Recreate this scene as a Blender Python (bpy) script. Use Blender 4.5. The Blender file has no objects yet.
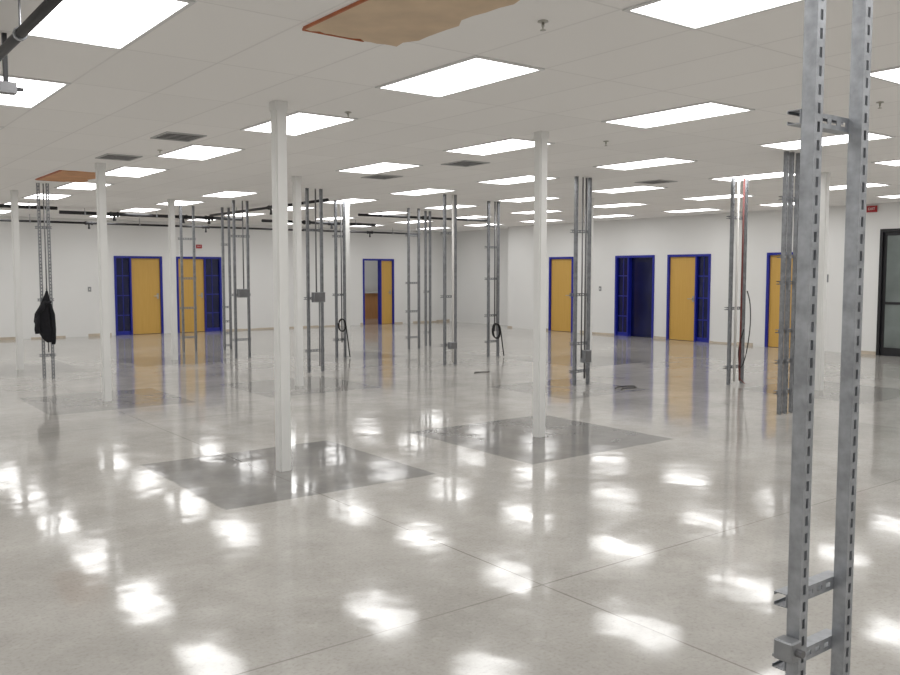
import bpy, bmesh, math, random
from mathutils import Vector, Matrix
random.seed(4)
S = bpy.context.scene
C = S.collection
S.view_settings.view_transform = 'Standard'
F = 875.0; PITCH = math.atan(64.5/F); HC = 1.61; H = 2.965
YAW = math.radians(37.3); CA, SA = math.cos(YAW), math.sin(YAW)
AW = 17.05; BW = 23.2          # inner faces of the right and far walls

def G(px, py, z=0.0):
    r = (px-450)/F; u = (337.5-py)/F
    vY = math.cos(PITCH)+u*math.sin(PITCH); vZ = -math.sin(PITCH)+u*math.cos(PITCH)
    s = (z-HC)/vZ; X, Y = r*s, vY*s
    return CA*X+SA*Y, -SA*X+CA*Y
def project(a, b, z):
    X = CA*a-SA*b; Y = SA*a+CA*b; Z = z-HC
    d = Y*math.cos(PITCH)-Z*math.sin(PITCH); up = Y*math.sin(PITCH)+Z*math.cos(PITCH)
    if d < 0.3: return None
    return 450+F*X/d, 337.5-F*up/d

# ---------------------------------------------------------------- materials
def lin(c): return tuple(((v/255)/12.92 if v/255 <= .04045 else ((v/255+.055)/1.055)**2.4) for v in c)+(1,)
def mat(name, rgb, rough=.5, metal=0, var=.08, scale=6, bump=0, emis=None, spec=.5):
    m = bpy.data.materials.new(name); m.use_nodes = True; n = m.node_tree.nodes; l = m.node_tree.links
    p = n['Principled BSDF']; p.inputs['Roughness'].default_value = rough; p.inputs['Metallic'].default_value = metal
    p.inputs['Specular IOR Level'].default_value = spec
    tc = n.new('ShaderNodeTexCoord'); no = n.new('ShaderNodeTexNoise'); no.inputs['Scale'].default_value = scale; no.inputs['Detail'].default_value = 4
    l.new(tc.outputs['Object'], no.inputs['Vector'])
    cr = n.new('ShaderNodeValToRGB'); c = lin(rgb)
    cr.color_ramp.elements[0].position = .3; cr.color_ramp.elements[1].position = .7
    cr.color_ramp.elements[0].color = tuple(v*(1-var) for v in c[:3])+(1,); cr.color_ramp.elements[1].color = tuple(min(1, v*(1+var)) for v in c[:3])+(1,)
    l.new(no.outputs['Fac'], cr.inputs['Fac']); l.new(cr.outputs['Color'], p.inputs['Base Color'])
    if bump:
        b = n.new('ShaderNodeBump'); b.inputs['Strength'].default_value = bump; b.inputs['Distance'].default_value = .01
        l.new(no.outputs['Fac'], b.inputs['Height']); l.new(b.outputs['Normal'], p.inputs['Normal'])
    if emis:
        p.inputs['Emission Color'].default_value = lin(rgb); p.inputs['Emission Strength'].default_value = emis
    return m
M = dict(
 wall=mat('wall_paint', (235,235,234), .6, var=.02, scale=.6),
 column=mat('column_paint', (231,231,229), .4, var=.03, scale=3),
 galv=mat('galvanized_steel', (166,169,174), .42, .7, .2, 25),
 galvdull=mat('dull_galvanized_steel', (138,140,144), .45, .6, .2, 20),
 conduit=mat('conduit_steel', (118,118,120), .4, .6, .1, 10),
 box=mat('box_steel', (150,152,155), .45, .6, .15, 14),
 blue=mat('blue_paint', (24,36,150), .35, var=.06),
 navy=mat('dark_glass', (12,18,66), .08, var=.2, scale=2),
 black=mat('black_metal', (28,28,32), .45, var=.2),
 rubber=mat('black_rubber', (26,26,26), .6, var=.2),
 greycable=mat('grey_cable', (84,82,80), .6, var=.2),
 cloth=mat('black_cloth', (18,18,24), .9, var=.4, scale=18, bump=.6),
 frame=mat('light_frame', (225,225,225), .4, var=.02),
 grille=mat('grille_grey', (190,190,190), .5, var=.08),
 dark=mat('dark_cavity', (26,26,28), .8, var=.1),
 red=mat('red_plastic', (170,30,35), .5, var=.05),
 redpipe=mat('red_oxide_pipe', (110,52,48), .5, var=.15),
 orange=mat('orange_trim', (186,110,72), .6, var=.2),
 ply=mat('tan_board', (214,190,162), .8, var=.10, scale=4, bump=.3),
 plyorange=mat('orange_tan_board', (214,160,118), .8, var=.12, scale=4, bump=.3),
 brass=mat('satin_chrome', (180,178,170), .3, .9, .05),
 white=mat('white_plastic', (235,235,232), .4, var=.02),
 letter=mat('white_letter', (245,235,235), .5, var=.01),
 pvc=mat('white_pipe', (222,220,216), .4, var=.03),
 base=mat('rough_base_strip', (200,188,172), .8, var=.15, scale=5),
)
# wood door
def wood(name, c1, c2):
    m = bpy.data.materials.new(name); m.use_nodes = True; n = m.node_tree.nodes; l = m.node_tree.links
    p = n['Principled BSDF']; p.inputs['Roughness'].default_value = .4
    tc = n.new('ShaderNodeTexCoord'); mp = n.new('ShaderNodeMapping'); mp.inputs['Scale'].default_value = (14, 14, .9)
    no = n.new('ShaderNodeTexNoise'); no.inputs['Scale'].default_value = 2; no.inputs['Detail'].default_value = 6
    cr = n.new('ShaderNodeValToRGB'); cr.color_ramp.elements[0].color = lin(c1); cr.color_ramp.elements[1].color = lin(c2)
    cr.color_ramp.elements[0].position = .3; cr.color_ramp.elements[1].position = .7
    l.new(tc.outputs['Object'], mp.inputs['Vector']); l.new(mp.outputs['Vector'], no.inputs['Vector'])
    l.new(no.outputs['Fac'], cr.inputs['Fac']); l.new(cr.outputs['Color'], p.inputs['Base Color'])
    return m
M['wood'] = wood('golden_wood', (206,162,80), (212,170,88))
M['counter'] = wood('counter_wood', (204,146,96), (216,160,110))
# emissive diffuser
m = bpy.data.materials.new('light_diffuser'); m.use_nodes = True; n = m.node_tree.nodes; l = m.node_tree.links
n.remove(n['Principled BSDF']); em = n.new('ShaderNodeEmission'); em.inputs['Color'].default_value = (1, .995, .98, 1); em.inputs['Strength'].default_value = 6.9
l.new(em.outputs[0], n['Material Output'].inputs['Surface']); M['lamp'] = m
# ceiling tiles
m = bpy.data.materials.new('ceiling_tiles'); m.use_nodes = True; n = m.node_tree.nodes; l = m.node_tree.links
p = n['Principled BSDF']; p.inputs['Roughness'].default_value = .85
tc = n.new('ShaderNodeTexCoord'); mp = n.new('ShaderNodeMapping')
LA0, LB0, STA, STB = 3.80, 4.92, 2.39, 2.37
TW, TH = STA/4, STB/2
mp.inputs['Location'].default_value = (-(LA0-TW/2-TW*20), -(LB0-TH/2-TH*10), 0)
br = n.new('ShaderNodeTexBrick'); br.offset = 0; br.offset_frequency = 2; br.squash = 1
br.inputs['Scale'].default_value = 1; br.inputs['Mortar Size'].default_value = .010; br.inputs['Mortar Smooth'].default_value = .5
br.inputs['Brick Width'].default_value = TW; br.inputs['Row Height'].default_value = TH
br.inputs['Color1'].default_value = lin((252,250,248)); br.inputs['Color2'].default_value = lin((247,245,243)); br.inputs['Mortar'].default_value = lin((236,234,232))
l.new(tc.outputs['Object'], mp.inputs['Vector']); l.new(mp.outputs['Vector'], br.inputs['Vector'])
l.new(br.outputs['Color'], p.inputs['Base Color'])
bp = n.new('ShaderNodeBump'); bp.inputs['Strength'].default_value = .25; bp.inputs['Distance'].default_value = .003
l.new(br.outputs['Fac'], bp.inputs['Height']); l.new(bp.outputs['Normal'], p.inputs['Normal'])
M['ceiling'] = m
# polished concrete floor
COLS = [(3.20,6.45),(5.88,6.27),(5.82,11.2),(3.2,11.35),(3.1,15.9),(5.75,16.0),(11.3,6.45),(11.73,11.2),(8.72,14.75)]
PATCH = [(3.22,6.47,.89,.88),(5.9,6.3,.93,.88),(5.82,11.2,.85,.55),(3.2,11.4,.85,.55),(8.7,8.7,.8,.5),(11.4,6.3,.9,.5),(11.7,11.3,.9,.6),(3.1,15.9,.85,.5),(5.75,16.0,.85,.6),(8.7,14.7,.85,.6)]
m = bpy.data.materials.new('polished_concrete'); m.use_nodes = True; n = m.node_tree.nodes; l = m.node_tree.links
p = n['Principled BSDF']
tc = n.new('ShaderNodeTexCoord'); sp = n.new('ShaderNodeSeparateXYZ'); l.new(tc.outputs['Object'], sp.inputs[0])
def mth(op, a, b=None, c=None):
    q = n.new('ShaderNodeMath'); q.operation = op
    for i, v in enumerate((a, b, c)):
        if v is None: continue
        if isinstance(v, (int, float)): q.inputs[i].default_value = v
        else: l.new(v, q.inputs[i])
    return q.outputs[0]
def noise(scale, detail=4, rough=.5):
    q = n.new('ShaderNodeTexNoise'); q.inputs['Scale'].default_value = scale; q.inputs['Detail'].default_value = detail; q.inputs['Roughness'].default_value = rough
    l.new(tc.outputs['Object'], q.inputs['Vector']); return q.outputs['Fac']
X, Y = sp.outputs[0], sp.outputs[1]
def ramp(f, p0, p1):
    q = n.new('ShaderNodeMapRange'); q.inputs[1].default_value = p0; q.inputs[2].default_value = p1; l.new(f, q.inputs[0]); return q.outputs[0]
wob = mth('MULTIPLY', mth('SUBTRACT', noise(5, 4, .6), .5), .05)
acc = None
for (cx, cy, h, k) in PATCH:
    dx = mth('ABSOLUTE', mth('SUBTRACT', X, cx)); dy = mth('ABSOLUTE', mth('SUBTRACT', Y, cy))
    mk = mth('MULTIPLY', ramp(mth('ADD', mth('MAXIMUM', dx, dy), wob), h+.012, h-.012), k)
    acc = mk if acc is None else mth('MAXIMUM', acc, mk)
joint = None
for (ax, vals) in ((X, (-3.0, 3.06, 9.15, 14.9)), (Y, (-3, 3.23, 9.4, 14.0, 18.6))):
    for v in vals:
        mk = mth('LESS_THAN', mth('ABSOLUTE', mth('SUBTRACT', ax, v)), .0055)
        joint = mk if joint is None else mth('MAXIMUM', joint, mk)
def mixc(fac, a, b, blend='MIX'):
    q = n.new('ShaderNodeMix'); q.data_type = 'RGBA'; q.blend_type = blend
    if isinstance(fac, (int, float)): q.inputs[0].default_value = fac
    else: l.new(fac, q.inputs[0])
    for i, v in ((6, a), (7, b)):
        if isinstance(v, tuple): q.inputs[i].default_value = v
        else: l.new(v, q.inputs[i])
    return q.outputs[2]
base = mixc(ramp(noise(.5, 6, .65), .32, .68), lin((164,161,156)), lin((197,194,189)))
base = mixc(mth('MULTIPLY', ramp(noise(1.7, 8, .75), .46, .68), .5), base, lin((152,148,142)))
base = mixc(mth('MULTIPLY', ramp(noise(11, 5, .7), .52, .72), .25), base, lin((206,202,196)))
base = mixc(mth('MULTIPLY', ramp(noise(55, 3), .5, .72), .25), base, lin((118,112,106)))
pc = mixc(ramp(noise(2.0, 6, .7), .3, .7), lin((108,107,106)), lin((138,136,133)))
base = mixc(acc, base, pc)
base = mixc(mth('MULTIPLY', joint, mth('ADD', mth('MULTIPLY', ramp(noise(1.1, 3), .35, .65), .25), .28)), base, lin((92,84,78)))
l.new(base, p.inputs['Base Color'])
rg = n.new('ShaderNodeMapRange'); rg.inputs[1].default_value = .3; rg.inputs[2].default_value = .7; rg.inputs[3].default_value = .05; rg.inputs[4].default_value = .13
l.new(noise(1.6, 7, .7), rg.inputs[0]); l.new(rg.outputs[0], p.inputs['Roughness'])
p.inputs['IOR'].default_value = 1.5
b1 = n.new('ShaderNodeBump'); b1.inputs['Strength'].default_value = 1; b1.inputs['Distance'].default_value = .0032
l.new(noise(2.0, 2.4), b1.inputs['Height']); l.new(b1.outputs['Normal'], p.inputs['Normal'])
M['floor'] = m

# ---------------------------------------------------------------- mesh helpers
def box(bm, x0, x1, y0, y1, z0, z1):
    v = [bm.verts.new((x, y, z)) for z in (z0, z1) for y in (y0, y1) for x in (x0, x1)]
    for f in ((0,2,3,1),(4,5,7,6),(0,1,5,4),(2,6,7,3),(0,4,6,2),(1,3,7,5)): bm.faces.new([v[i] for i in f])
def tube(bm, pts, r, seg=8, closed=False):
    pts = [Vector(q) for q in pts]; rings = []; N = len(pts)
    for i, q in enumerate(pts):
        d = (pts[(i+1) % N]-pts[i-1]) if closed or 0 < i < N-1 else (pts[1]-pts[0] if i == 0 else pts[-1]-pts[-2])
        d.normalize(); up = Vector((0, 0, 1)) if abs(d.z) < .95 else Vector((1, 0, 0))
        s = d.cross(up).normalized(); t = s.cross(d).normalized()
        rr = r[i] if isinstance(r, (list, tuple)) else r
        rings.append([bm.verts.new(q+s*math.cos(2*math.pi*k/seg)*rr+t*math.sin(2*math.pi*k/seg)*rr) for k in range(seg)])
    for i in range(N if closed else N-1):
        A, B = rings[i], rings[(i+1) % N]
        for k in range(seg): bm.faces.new((A[k], A[(k+1) % seg], B[(k+1) % seg], B[k]))
    if not closed: bm.faces.new(rings[0][::-1]); bm.faces.new(rings[-1])
def lathe(bm, prof, seg=16, c=(0, 0)):
    rings = [[bm.verts.new((c[0]+r*math.cos(2*math.pi*k/seg), c[1]+r*math.sin(2*math.pi*k/seg), z)) for k in range(seg)] for r, z in prof]
    for A, B in zip(rings, rings[1:]):
        for k in range(seg): bm.faces.new((A[k], A[(k+1) % seg], B[(k+1) % seg], B[k]))
    bm.faces.new(rings[0][::-1]); bm.faces.new(rings[-1])
def mesh(bm, name, m, smooth=False):
    bmesh.ops.recalc_face_normals(bm, faces=bm.faces)
    me = bpy.data.meshes.new(name); bm.to_mesh(me); bm.free(); me.materials.append(m)
    if smooth:
        for q in me.polygons: q.use_smooth = True
    return me
def obj(name, me, parent=None, loc=(0, 0, 0)):
    o = bpy.data.objects.new(name, me); C.objects.link(o); o.location = loc
    if parent: o.parent = parent
    return o
def ob(name, bm, m, parent=None, loc=(0,0,0), smooth=False): return obj(name, mesh(bm, name, m, smooth), parent, loc)
def boxes(name, lst, m, parent=None, loc=(0,0,0)):
    bm = bmesh.new()
    for q in lst: box(bm, *q)
    return ob(name, bm, m, parent, loc)
def thing(name, label, cat, loc=(0,0,0), rz=0, group=None):
    o = bpy.data.objects.new(name, None); C.objects.link(o); o.location = loc; o.rotation_euler = (0,0,rz); o.empty_display_size = .2
    o['label'] = label; o['category'] = cat
    if group: o['group'] = group
    return o
def tag(o, label, cat, group=None):
    o['label'] = label; o['category'] = cat
    if group: o['group'] = group
    return o
def struct(o): o['kind'] = 'structure'; return o
def dup(root, loc, label, group=None):
    r = root.copy(); C.objects.link(r); r.location = loc; r['label'] = label
    if group: r['group'] = group
    for ch in list(root.children):
        c = ch.copy(); C.objects.link(c); c.parent = r
        for g in ch.children:
            d = g.copy(); C.objects.link(d); d.parent = c
    return r

# ---------------------------------------------------------------- room shell
A0, B0 = -6.0, -4.0; JB = 19.56; AJ = 17.7; T = .15
struct(boxes('floor', [(A0-T, 20, B0-T, 28, -.1, 0)], M['floor']))
struct(boxes('ceiling', [(A0-T, 20, B0-T, 28, H, H+.1)], M['ceiling']))
def ua(px): t = (px-450)/F; Yv = BW/(CA-SA*t); return Yv*(CA*t+SA)     # along the far-left wall
def ub(px): t = (px-450)/F; Yv = AW/(SA+CA*t); return Yv*(CA-SA*t)     # along the right wall
DH = 2.05
far_open = [(ua(115), ua(163), DH), (ua(177), ua(222), DH), (ua(363), ua(394), DH)]
right_open = [(ub(573), ub(549), DH), (ub(654), ub(615), DH), (ub(710), ub(667), DH), (ub(766)-.97, ub(766), DH), (ub(878)-1.85, ub(878), 2.46)]
def wall_with(openings, lo, hi):
    segs = []; cur = lo
    for (u0, u1, h) in sorted(openings):
        segs.append((cur, u0, 0, H)); segs.append((u0, u1, h, H)); cur = u1
    segs.append((cur, hi, 0, H)); return segs
struct(boxes('wall_left', [(u0, u1, BW, BW+T, z0, z1) for u0, u1, z0, z1 in wall_with(far_open, A0-T, AJ)], M['wall']))
struct(boxes('wall_right', [(AW, AW+T, u0, u1, z0, z1) for u0, u1, z0, z1 in wall_with(right_open, B0, JB)], M['wall']))
struct(boxes('wall_corner', [(AJ, AJ+T, JB-T, BW+T, 0, H), (AW+T, AJ, JB-T, JB, 0, H)], M['wall']))
struct(boxes('wall_side', [(A0-T, A0, B0-T, BW, 0, H)], M['wall']))
struct(boxes('wall_back', [(A0, AW+T, B0-T, B0, 0, H)], M['wall']))
struct(boxes('wall_beyond', [(12, 19.5, 27, 27+T, 0, H), (12-T, 12, BW+T, 27+T, 0, H), (19.5, 19.5+T, BW+T, 27+T, 0, H)], M['wall']))
# rough unfinished strip along the foot of the walls, between the doors
def strip(segs, vert):
    out = []
    for u0, u1, z0, z1 in segs:
        if z0 > 0: continue
        u = u0
        while u < u1-.01:
            v = min(u1, u+random.uniform(.2, .7)); h = random.uniform(.025, .07)
            if random.random() < .6: out.append((AW-.008, AW, u, v, 0, h) if vert else (u, v, BW-.008, BW, 0, h))
            u = v
    return out
struct(boxes('baseboard_left', strip(wall_with(far_open, A0, AJ), False), M['base']))
struct(boxes('baseboard_right', strip(wall_with(right_open, B0, JB), True), M['base']))

def door(n, loc, rz, W, h, items, leafmat='wood', leafless=False):
    d = bpy.data.objects.new('door_%d' % n, None); C.objects.link(d); d.location = loc; d.rotation_euler = (0,0,rz); d['kind'] = 'structure'
    f = .055; fr = [(0, f, -.02, T-.01, 0, h), (W-f, W, -.02, T-.01, 0, h), (f, W-f, -.02, T-.01, h-f, h)]
    x = f
    for i, (kind, w) in enumerate(items):
        x1 = W-f if i == len(items)-1 else x+w
        if kind == 'leaf':
            lf = boxes('door_leaf', [(x+.004, x1-.004, .03, .074, .008, h-f-.004)], M[leafmat], d)
            hx = x1-.07
            bm = bmesh.new(); tube(bm, [(hx, .03, 1.0), (hx, -.03, 1.0), (hx-.02, -.035, 1.0), (hx-.12, -.035, 1.0)], .01)
            box(bm, hx-.025, hx+.025, .018, .03, .93, 1.07); ob('door_handle', bm, M['brass'], lf)
        elif kind == 'side':
            g = boxes('sidelight_glass', [(x, x1, .05, .06, 0.1, h-f)], M['navy'], d)
            mu = [(x, x1, .03, .09, 0, .1)]
            for k in range(1, 4): mu.append((x, x1, .04, .07, h*k/4-.012, h*k/4+.012))
            xm = (x+x1)/2; mu.append((xm-.009, xm+.009, .041, .069, .1, h-f))
            boxes('muntin_grid', mu, M['blue'], g)
        elif kind == 'glass':
            g = boxes('glass_leaf', [(x, x1, .045, .06, .1, h-f)], M['glassdark'], d)
            boxes('leaf_rails', [(x+.003, x+.06, .03, .08, .01, h-f-.003), (x1-.06, x1-.003, .03, .08, .01, h-f-.003), (x+.06, x1-.06, .03, .08, .01, .16), (x+.06, x1-.06, .03, .08, h-f-.07, h-f-.003), (x+.06, x1-.06, .031, .079, 1.0, 1.05)], M['black'], g)
            bm = bmesh.new(); hx = x1-.03; tube(bm, [(hx, .03, .85), (hx, -.03, .85), (hx, -.03, 1.15), (hx, .03, 1.15)], .012); ob('pull_handle', bm, M['brass'], g)
        elif kind == 'darkroom':
            boxes('door_leaf', [(x+.004, x1-.004, .1, .13, .008, h-f-.004)], M['navy'], d)  # opaque dark panel; the darkness of the room behind is put into its colour
        if i < len(items)-1: fr.append((x1, x1+.04, -.019, T-.011, 0, h-f)); x = x1+.04
    boxes('door_frame', fr, M['black'] if leafmat == 'black' else M['blue'], d)
    return d
M['glassdark'] = mat('smoked_glass', (120,128,126), .04, var=.3, scale=1.2)
def fw(i): return far_open[i]
door(1, (fw(0)[0], BW, 0), 0, fw(0)[1]-fw(0)[0], DH, [('side', .34), ('leaf', 0)])
door(2, (fw(1)[0], BW, 0), 0, fw(1)[1]-fw(1)[0], DH, [('leaf', .72), ('side', 0)])
door(3, (fw(2)[0], BW, 0), 0, fw(2)[1]-fw(2)[0], DH, [('open', .58), ('leaf', 0)])
def dr(n, i, items, **k):
    u0, u1, h = right_open[i]; return door(n, (AW, u1, 0), -math.pi/2, u1-u0, h, items, **k)
dr(4, 0, [('leaf', 0)])
dr(5, 1, [('side', .36), ('darkroom', 0)])
dr(6, 2, [('leaf', .76), ('side', 0)])
dr(7, 3, [('leaf', 0)])
dr(8, 4, [('glass', .85), ('glass', 0)], leafmat='black')

# reception counter in the room beyond the open doorway
t = thing('reception_counter', 'orange-brown wooden counter seen through the open doorway in the far wall', 'counter', (16.6, 26.5, 0))
boxes('counter_body', [(-1.1, 1.1, -.25, .25, 0, .9)], M['counter'], t); boxes('counter_top', [(-1.15, 1.15, -.32, .28, .9, .94)], M['white'], t)

# ---------------------------------------------------------------- ceiling lights
ORD = ['first','second','third','fourth','fifth','sixth','seventh','eighth','ninth','tenth']
def make_light():
    t = thing('ceiling_light', '', 'ceiling light')
    w, h = .295, .585; e = .026
    boxes('light_frame', [(-w, w, -h, -h+e, -.010, 0), (-w, w, h-e, h, -.010, 0), (-w, -w+e, -h+e, h-e, -.010, 0), (w-e, w, -h+e, h-e, -.010, 0)], M['frame'], t)
    bm = bmesh.new(); vs = [bm.verts.new(q) for q in ((-w+e, -h+e, -.005), (-w+e, h-e, -.005), (w-e, h-e, -.005), (w-e, -h+e, -.005))]; bm.faces.new(vs)
    me = bpy.data.meshes.new('diffuser'); bm.to_mesh(me); bm.free(); me.materials.append(M['lamp']); obj('diffuser', me, t)
    return t
proto = make_light(); used = False
vis_rows = 0
for i in range(-3, 6):
    cnt = 0; rowused = False
    for j in range(-3, 8):
        if (i, j) in ((1, 3),): continue
        a = LA0+STA*i; b = LB0+STB*j
        if a > AW-.4 or b > BW-.7: continue
        pr = [project(a+da, b+db, H) for da in (-.3, .3) for db in (-.6, .6)]
        vis = any(q and 0 <= q[0] <= 900 and 0 <= q[1] <= 675 for q in pr)
        if vis:
            if not rowused: rowused = True; vis_rows += 1
            cnt += 1
            lab = 'white rectangular ceiling light, %s from the camera in the %s row from the left' % (ORD[cnt-1], ORD[vis_rows-1]); grp = 'flush ceiling lights in rows'
        else:
            lab = 'white rectangular ceiling light outside the view, mirrored in the polished floor'; grp = 'ceiling lights outside the view'
        if not used:
            proto.location = (a, b, H); proto['label'] = lab; proto['group'] = grp; used = True
        else: dup(proto, (a, b, H), lab, grp)
dup(proto, (14.2, 25.2, H), 'added white ceiling light outside the view, brightening the room beyond the open doorway', 'added lights in the room beyond')  # added unseen lamps, put in to brighten the wall beyond the doorway
dup(proto, (16.6, 25.2, H), 'added white ceiling light outside the view, brightening the room beyond the open doorway', 'added lights in the room beyond')

# ---------------------------------------------------------------- ceiling vents, sprinklers, panels
def vent():
    t = thing('ceiling_vent', '', 'vent')
    w, d = .2, .24
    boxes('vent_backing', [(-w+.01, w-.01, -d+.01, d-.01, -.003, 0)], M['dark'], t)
    boxes('vent_frame', [(-w, w, -d, -d+.022, -.01, 0), (-w, w, d-.022, d, -.01, 0), (-w, -w+.022, -d+.022, d-.022, -.01, 0), (w-.022, w, -d+.022, d-.022, -.01, 0)], M['grille'], t)
    boxes('louvers', [(-w+.022, w-.022, -d+.075+.085*k, -d+.093+.085*k, -.006, -.003) for k in range(5)], M['grille'], t)
    return t
v0 = vent(); vs = [(3.2, 8.66, 'dark square ceiling vent nearest the front left column'), (3.2, 10.6, 'dark square ceiling vent near the second column from the left'), (6.79, 8.6, 'dark square ceiling vent above and left of the front centre column'), (6.79, 10.5, 'dark square ceiling vent in the middle, second behind the centre column'), (10.4, 8.6, 'dark square ceiling vent among the lights right of the centre')]
for k, (a, b, lab) in enumerate(vs):
    if k == 0: v0.location = (a, b, H); v0['label'] = lab; v0['group'] = 'ceiling air vents'
    else: dup(v0, (a, b, H), lab, 'ceiling air vents')
def sprinkler():
    t = thing('sprinkler_head', '', 'sprinkler')
    bm = bmesh.new(); lathe(bm, [(.028, 0), (.030, -.006), (.012, -.010)]); ob('escutcheon', bm, M['brass'], t, smooth=True)
    bm = bmesh.new(); lathe(bm, [(.008, -.010), (.008, -.03), (.004, -.034), (.004, -.046), (.016, -.047), (.016, -.050)]); ob('nozzle', bm, M['brass'], t, smooth=True)
    return t
s0 = sprinkler()
for k, (px, py, lab) in enumerate([(543,21,'small sprinkler head at the top centre, nearest the camera'), (348,112,'small sprinkler head right of the front left column top'), (880,102,'small sprinkler head near the right edge of the ceiling'), (606,141,'small sprinkler head right of the centre column top'), (160,150,'small sprinkler head among the vents at upper left')]):
    a, b = G(px, py, H)
    if k == 0: s0.location = (a, b, H); s0['label'] = lab; s0['group'] = 'ceiling sprinkler heads'
    else: dup(s0, (a, b, H), lab, 'ceiling sprinkler heads')
def board(label, a0, a1, b0, b1, mt, e=.012):
    t = thing('ceiling_board', label, 'ceiling board', ((a0+a1)/2, (b0+b1)/2, H), 0, 'tan boards filling ceiling openings')
    w, h = (a1-a0)/2, (b1-b0)/2
    bm = bmesh.new(); N = 14
    outline = []
    for k in range(N): outline.append((-w+2*w*k/N, -h+random.uniform(-.02, .02)))
    for k in range(N): outline.append((w+random.uniform(-.03, .03), -h+2*h*k/N))
    for k in range(N): outline.append((w-2*w*k/N, h+random.uniform(-.02, .02)))
    for k in range(N): outline.append((-w, h-2*h*k/N))
    lo = [bm.verts.new((x, y, -.012)) for x, y in outline]; hi = [bm.verts.new((x, y, 0)) for x, y in outline]
    bm.faces.new(lo); bm.faces.new(hi[::-1])
    for k in range(len(lo)): bm.faces.new((lo[k], lo[(k+1) % len(lo)], hi[(k+1) % len(lo)], hi[k]))
    ob('board', bm, M[mt], t)
    boxes('orange_edge', [(-w-e, -w, -h, h, -.015, 0), (-w, w*.3, h+.021, h+.021+e, -.013, 0)], M['orange'], t)
board('torn tan board with orange edge in the ceiling, top centre near the camera', 2.36, 2.97, 3.1, 4.42, 'ply')
board('orange-tan board in the ceiling above the hanging black jacket', 3.0, 3.6, 12.4, 13.8, 'plyorange', .025)

# ---------------------------------------------------------------- columns
def column(a, b, label, w=.1):
    t = thing('steel_column', label, 'column', (a, b, 0), 0, 'white steel columns')
    h = w/2
    bm = bmesh.new(); box(bm, -h, h, -h, h, 0, H-.07); bmesh.ops.bevel(bm, geom=[e for e in bm.edges if abs((e.verts[0].co-e.verts[1].co).z) > 1], offset=.012, segments=3, affect='EDGES')
    ob('shaft', bm, M['column'], t)
    boxes('cap_sleeve', [(-h-.003, h+.003, -h-.003, h+.003, H-.07, H)], M['column'], t)
labs = ['white square column standing on the dark floor patch at front left', 'white square column standing on the dark floor patch at front centre',
 'white square column just behind and right of the front left column', 'white square column second from the left edge, before the first yellow door',
 'white square column at the far left edge, left of the black jacket', 'thin-looking white column in front of the second yellow door at left',
 'white column behind the tall strut frame pair at right foreground', 'white column right beside a strut frame, right of the centre column',
 'white column beside a strut frame left of the open doorway']
for (a, b), lb in zip(COLS, labs): column(a, b, lb)

# ---------------------------------------------------------------- slotted strut frames
def strut_mesh(L, name, mt='galvdull'):
    bm = bmesh.new(); w = .0205; t = .0026; s = .007
    box(bm, -w, -s, -w, -w+t, 0, L); box(bm, s, w, -w, -w+t, 0, L)      # slotted back faces -y
    z = 0
    box(bm, -s, s, -w, -w+t, 0, .012); z = .012
    while z+.05 < L: box(bm, -s, s, -w, -w+t, z+.029, z+.051); z += .051
    box(bm, -w, -w+t, -w+t, w, 0, L); box(bm, w-t, w, -w+t, w, 0, L)
    box(bm, -w+t, -w+t+.007, w-t, w, 0, L); box(bm, w-t-.007, w-t, w-t, w, 0, L)
    return mesh(bm, name, M[mt])
POSTS = {mt: strut_mesh(H-.004, 'strut_post', mt) for mt in ('galv', 'galvdull')}
rung_cache = {}
def rung_mesh(L, mt):
    k = (round(L, 2), mt)
    if k not in rung_cache: rung_cache[k] = strut_mesh(k[0], 'cross_bar', mt)
    return rung_cache[k]
def frame(a, b, sep, label, rungs=(.35, 1.2, 2.3), pipes=(), boxl=(), over=.03, extra_posts=(), mt='galvdull'):
    t = thing('strut_frame', label, 'strut frame', (a, b, 0), 0, 'galvanized floor-to-ceiling strut frames')
    for x in (-sep/2, sep/2)+tuple(extra_posts):
        obj('strut_post', POSTS[mt], t, (x, 0, .002))
    for z in rungs:
        L = sep+.04+2*over; o = obj('cross_bar', rung_mesh(L, mt), t, (-L/2, .0415, z)); o.rotation_euler = (0, math.pi/2, 0)
    for (x, z0, z1, r, pm) in pipes:
        bm = bmesh.new(); tube(bm, [(x, -.045, z0), (x, -.045, z1)], r); ob('conduit', bm, M[pm], t, smooth=True)
    for (x, z, w, h) in boxl:
        bm = bmesh.new(); box(bm, x-w/2, x+w/2, -.12, -.0225, z-h/2, z+h/2); bmesh.ops.bevel(bm, geom=bm.edges[:], offset=.004, segments=1, affect='EDGES')
        jb = ob('junction_box', bm, M['box'], t)
        boxes('box_cover', [(x-w/2+.01, x+w/2-.01, -.126, -.1205, z-h/2+.01, z+h/2-.01)], M['conduit'], jb)
    return t
fr_big = frame(2.33+.12, 1.37, .255, 'tall galvanized slotted strut frame nearest the camera at the right', rungs=(.46, .65, 2.05), over=.004, boxl=(), mt='galv')
bm = bmesh.new(); box(bm, -.2, -.1495, -.03, .03, .49, .55); bmesh.ops.bevel(bm, geom=bm.edges[:], offset=.004, segments=1, affect='EDGES')
jb = ob('junction_box', bm, M['box'], fr_big)
bm = bmesh.new(); tube(bm, [(-.174, -.03, .52), (-.174, -.05, .52)], .012); ob('box_connector', bm, M['conduit'], jb)

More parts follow.
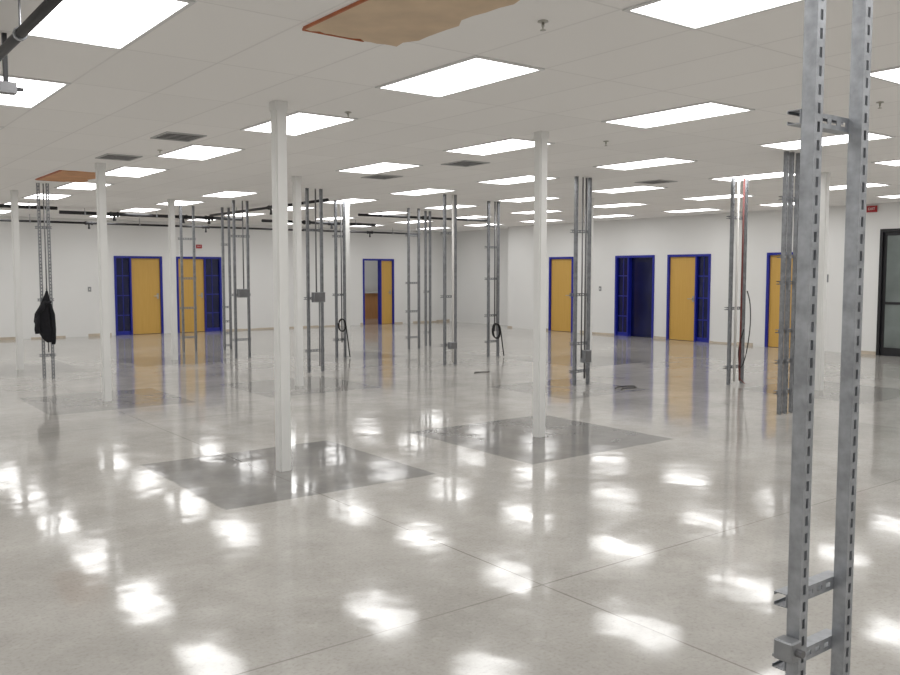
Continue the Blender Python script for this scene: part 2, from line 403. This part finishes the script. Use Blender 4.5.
frames = [
 (49, 378, .13, 'strut frame at far left carrying the black jacket', dict(pipes=[(0, 0.4, H-.01, .010, 'conduit')])),
 (190, 352, .26, 'strut frame standing in front of the second yellow door', dict(rungs=(.3, .9, 1.5, 2.3))),
 (228, 350, .14, 'narrow ladder-like strut frame right of the second yellow door', dict(rungs=(.1, .35, .6, .9, 2.2), over=.0)),
 (243, 358, .27, 'strut frame with steel box, left of the front left column', dict(pipes=[(.02, 1.3, H-.01, .012, 'conduit')], boxl=[(0, 1.23, .22, .16)])),
 (316, 372, .25, 'strut frame with steel box just right of the front left column', dict(pipes=[(0, 1.3, H-.01, .012, 'conduit'), (.05, .1, 1.2, .01, 'conduit')], boxl=[(.02, 1.22, .2, .16)])),
 (341, 358, .18, 'strut frame with a coiled cable beside a white column', dict(pipes=[(0, .3, H-.01, .012, 'conduit')])),
 (414, 349, .26, 'strut frame standing right of the open doorway', dict(rungs=(.25, .8, 1.4, 2.4))),
 (428, 346, .12, 'narrowest strut frame, standing at the room corner beyond', dict(rungs=(.3, 1.2, 2.5), over=0)),
 (450, 365, .23, 'strut frame with white pipe, left of the black cable coil', dict(pipes=[(.03, .05, H-.01, .02, 'pvc')], boxl=[(0, .35, .14, .12)])),
 (493, 357, .24, 'strut frame with a black cable coil hanging on it', dict(pipes=[(0, .5, H-.01, .014, 'conduit'), (.05, .5, H-.01, .01, 'conduit')], rungs=(.3, .8, 1.5, 2.1, 2.5))),
 (581, 385, .27, 'strut frame right of the front centre column with a low steel box', dict(pipes=[(.02, .1, H-.01, .014, 'conduit'), (-.05, .4, H-.01, .01, 'conduit')], boxl=[(.02, .42, .13, .18)], rungs=(.2, .6, 1.3, 2.2))),
 (735, 384, .32, 'strut frame with a red pipe and hanging cables at right', dict(pipes=[(.04, .05, H-.01, .014, 'redpipe'), (-.09, .05, H-.01, .018, 'pvc')], rungs=(.25, 1.1, 2.4))),
 (788, 413, .36, 'wide strut frame left of the nearest tall frame, before the right yellow door', dict(pipes=[(.12, .4, H-.01, .010, 'conduit')], rungs=(.25, .6, .95, 1.5, 1.8, 2.45), over=.01, extra_posts=(-.07, .06))),
]
FP = []
for px, py, sep, lb, kw in frames:
    a, b = G(px, py); FP.append((a, b)); frame(a, b, sep, lb, **kw)

# cables
def coil(a, b, z, R, label, mt='rubber', n=4, tail=.4):
    bm = bmesh.new(); pts = []
    for k in range(n*18+1):
        an = 2*math.pi*k/18; rr = R*(1+.1*math.sin(k*.37)); pts.append((math.cos(an)*rr*.75, -.008*k/18, math.sin(an)*rr*1.15))
    pts += [(pts[-1][0]+.02*q, pts[-1][1], pts[-1][2]-tail*q/4) for q in range(1, 5)]
    tube(bm, pts, .011, 6); o = ob('cable_coil', bm, M[mt], None, (a, b, z), True); tag(o, label, 'cable', 'cables hanging on the strut frames'); return o
coil(FP[9][0], FP[9][1]-.072, .5, .12, 'black cable coil hanging low on the strut frame at the centre', n=5, tail=.48)
coil(FP[5][0]-.02, FP[5][1]-.07, .62, .1, 'coiled dark cable on the strut frame beside the white column', n=3, tail=.6)
def cable(pts, r, mt, label, group='cables hanging on the strut frames'):
    out = []; P = [Vector(q) for q in pts]
    for i in range(len(P)-1):
        p0 = P[max(i-1, 0)]; p1 = P[i]; p2 = P[i+1]; p3 = P[min(i+2, len(P)-1)]
        for k in range(6):
            u = k/6; out.append(.5*((2*p1)+(-p0+p2)*u+(2*p0-5*p1+4*p2-p3)*u*u+(-p0+3*p1-3*p2+p3)*u**3))
    out.append(P[-1]); bm = bmesh.new(); tube(bm, out, r, 6); return tag(ob('cable', bm, M[mt], None, smooth=True), label, 'cable', group)
a, b = FP[11]
cable([(a+.17, b-.05, 1.35), (a+.22, b-.07, 1.15), (a+.2, b-.09, .8), (a+.12, b-.08, .4), (a+.0, b-.08, .25), (a-.05, b-.08, .5), (a+.05, b-.09, .8)], .008, 'rubber', 'dark cable looping on the strut frame with the red pipe')
cable([(a-.02, b-.09, 1.6), (a-.03, b-.09, .9), (a-.05, b-.09, .4), (a-.04, b-.10, .12), (a+.05, b-.13, .012)], .007, 'redpipe', 'thin red cable trailing down the strut frame with the red pipe')
a, b = G(625, 388)
cable([(a-.2, b, .011), (a, b+.10, .011), (a+.2, b+.02, .011), (a+.1, b-.1, .011), (a-.1, b-.05, .011), (a-.2, b-.12, .011)], .009, 'greycable', 'dark grey cable lying on the floor right of the centre column', 'cables lying on the floor')
a, b = G(482, 373)
cable([(a-.15, b, .011), (a-.05, b+.08, .011), (a+.12, b, .011), (a+.22, b+.1, .011)], .009, 'greycable', 'dark grey cable lying on the floor below the black coil', 'cables lying on the floor')

# jacket on the far left frame: hung by one point, slim and draped
a, b = FP[0]
t = thing('jacket', 'black jacket hanging on the far left strut frame', 'jacket', (a-.07, b-.15, .56), 0)
bm = bmesh.new()
prof = [(0, .03, .03, .06), (.06, .07, .045, .05), (.18, .105, .055, .02), (.32, .125, .06, -.01), (.44, .115, .055, -.01), (.54, .085, .05, .01), (.64, .05, .04, .03), (.72, .03, .03, .04), (.78, .014, .015, .045)]
seg = 24; rings = []
for z, rx, ry, ox in prof:
    ring = []
    for k in range(seg):
        an = 2*math.pi*k/seg; q = 1+.16*math.sin(5*an+z*4)+.07*math.sin(9*an+z*9)
        ring.append(bm.verts.new((ox+math.cos(an)*rx*q, math.sin(an)*ry*q, z)))
    rings.append(ring)
for A_, B_ in zip(rings, rings[1:]):
    for k in range(seg): bm.faces.new((A_[k], A_[(k+1) % seg], B_[(k+1) % seg], B_[k]))
bm.faces.new(rings[0][::-1]); bm.faces.new(rings[-1])
ob('jacket_body', bm, M['cloth'], t, smooth=True)
bm = bmesh.new(); tube(bm, [(.01, -.03, .62), (-.05, -.04, .5), (-.10, -.05, .34), (-.12, -.05, .2), (-.115, -.05, .14)], [.03, .04, .04, .036, .03], 10); ob('sleeve', bm, M['cloth'], t, smooth=True)
bm = bmesh.new(); tube(bm, [(.07, -.02, .6), (.11, -.03, .42), (.12, -.03, .2), (.115, -.03, .02), (.11, -.03, -.03)], [.025, .036, .034, .032, .026], 10); ob('sleeve', bm, M['cloth'], t, smooth=True)
bm = bmesh.new(); tube(bm, [(.0, -.03, .62), (.02, -.055, .59), (.06, -.055, .59), (.085, -.03, .62)], [.02, .03, .03, .02], 10); ob('hood', bm, M['cloth'], t, smooth=True)
bm = bmesh.new(); tube(bm, [(.045, 0, .77), (.045, .03, .81), (.06, .09, .81)], .005, 6); ob('hanging_loop', bm, M['cloth'], t)

# ---------------------------------------------------------------- overhead pipes
def pipe(label, p0, p1, r, hangers, fittings=(), drops=(), mt='black'):
    p0 = Vector(p0); p1 = Vector(p1); d = (p1-p0).normalized()
    t = thing('overhead_pipe', label, 'pipe', p0, 0, 'overhead pipe runs')
    bm = bmesh.new(); tube(bm, [(0, 0, 0), p1-p0], r, 10); ob('pipe_run', bm, M[mt], t, smooth=True)
    for u in hangers:
        c = d*u; bm = bmesh.new(); tube(bm, [(c.x, c.y, r*.5), (c.x, c.y, H-p0.z-.001)], .006, 6)
        tube(bm, [c-d*.015, c+d*.015], r+.008, 10); ob('pipe_hanger', bm, M['galv'], t)
    for u in fittings:
        c = d*u; bm = bmesh.new(); tube(bm, [c-d*.09, c-d*.06, c-d*.05, c+d*.05, c+d*.06, c+d*.09], [r+.018, r+.018, r+.01, r+.01, r+.018, r+.018], 10)
        tube(bm, [c, c+Vector((0, 0, -.13))], r*.75, 8); tube(bm, [c+Vector((0, 0, -.10)), c+Vector((0, 0, -.14))], r*1.0, 8)
        ob('pipe_fitting', bm, M[mt], t)
pipe('thick black overhead pipe crossing the top left corner', (1.0, 1.0, 2.80), (1.0, 9.0, 2.80), .026, (1.2, 3.85, 7.2))
pipe('thinner black overhead pipe at the extreme top left', (.8, 1.0, 2.83), (.8, 9.0, 2.83), .016, (1.4, 5.0))
pipe('black overhead pipe with fittings near the second yellow door', (4.6, 19.3, 2.86), (8.6, 19.3, 2.86), .036, (.5, 2.0, 3.5), (1.1, 2.6, 3.2))
pipe('black overhead pipe at the far left edge', (1.6, 18.2, 2.86), (4.3, 18.2, 2.86), .034, (.4, 2.2), (1.4,))
pipe('black overhead pipe with fittings before the open doorway', (9.2, 19.5, 2.86), (12.4, 19.5, 2.86), .036, (.5, 2.6), (1.2, 1.9))
pipe('long thin black overhead pipe closest to the far left wall', (3.6, 22.0, 2.80), (15.6, 22.0, 2.80), .026, (1, 3.5, 6, 8.5, 11), (2.3, 5.2, 7.4, 10.2))
pipe('short dark overhead pipe above the strut frames at left centre', (7.55, 13.4, 2.87), (7.55, 18.6, 2.87), .026, (.8, 3.8), (2.2,))
pipe('dark overhead pipe behind the centre strut frames', (10.0, 16.4, 2.87), (13.6, 16.4, 2.87), .028, (.6, 3.0), (1.8,))
a, b = G(6, 88, 2.66)
t = thing('ceiling_bracket', 'dark bracket box hanging at the top left edge', 'bracket', (a, b, 2.66))
boxes('bracket_box', [(-.05, .05, -.04, .04, -.03, .03)], M['conduit'], t)
boxes('bracket_arm', [(.05, .09, -.01, .01, -.01, .01), (-.012, .012, -.012, .012, .03, H-2.661)], M['black'], t)

# ---------------------------------------------------------------- exit signs, wall fittings
def textmesh(s, size):
    cu = bpy.data.curves.new('t', 'FONT'); cu.body = s; cu.size = size; cu.align_x = 'CENTER'; cu.align_y = 'CENTER'; cu.extrude = .002
    o = bpy.data.objects.new('t', cu); C.objects.link(o); bpy.context.view_layer.update()
    me = bpy.data.meshes.new_from_object(o.evaluated_get(bpy.context.evaluated_depsgraph_get())); bpy.data.objects.remove(o); me.name = 'sign_letters'
    me.materials.clear(); me.materials.append(M['letter']); return me
def exit_sign(loc, rz, label, k):
    t = thing('exit_sign', label, 'exit sign', loc, rz, 'red exit signs')
    boxes('sign_housing', [(-.16*k, .16*k, -.05*k, 0, -.1*k, .1*k)], M['red'], t)
    o = obj('sign_letters', textmesh('EXIT', .11*k), t, (0, -.05*k-.0025, 0)); o.rotation_euler = (math.pi/2, 0, 0)
exit_sign((AW, ub(869), 2.86), -math.pi/2, 'red exit sign high on the right wall by the glass door', .62)
exit_sign((ua(200), BW, 2.33), 0, 'red exit sign above the second yellow door on the left wall', .5)
def outlet(loc, rz, label, w=.08, h=.12):
    t = thing('wall_switch', label, 'switch', loc, rz, 'white wall plates')
    boxes('plate', [(-w/2, w/2, -.008, 0, -h/2, h/2)], M['box'], t); boxes('toggle', [(-.012, .012, -.016, -.008, -.02, .02)], M['white'], t)
outlet((AW, ub(825), 1.5), -math.pi/2, 'grey wall plate right of the rightmost yellow door', .12, .16)
outlet((AW, ub(600), 1.2), -math.pi/2, 'grey wall plate left of the dark blue doorway')
outlet((ua(90), BW, 1.2), 0, 'grey wall plate left of the first yellow door')

# ---------------------------------------------------------------- camera and world
cam = bpy.data.cameras.new('camera'); co = bpy.data.objects.new('camera', cam); C.objects.link(co)
cam.sensor_width = 36; cam.lens = 35; co.location = (0, 0, HC); co.rotation_euler = (math.pi/2-PITCH, 0, -YAW); S.camera = co
w = bpy.data.worlds.new('world'); S.world = w; w.use_nodes = True; w.node_tree.nodes['Background'].inputs[0].default_value = (.02, .022, .03, 1)
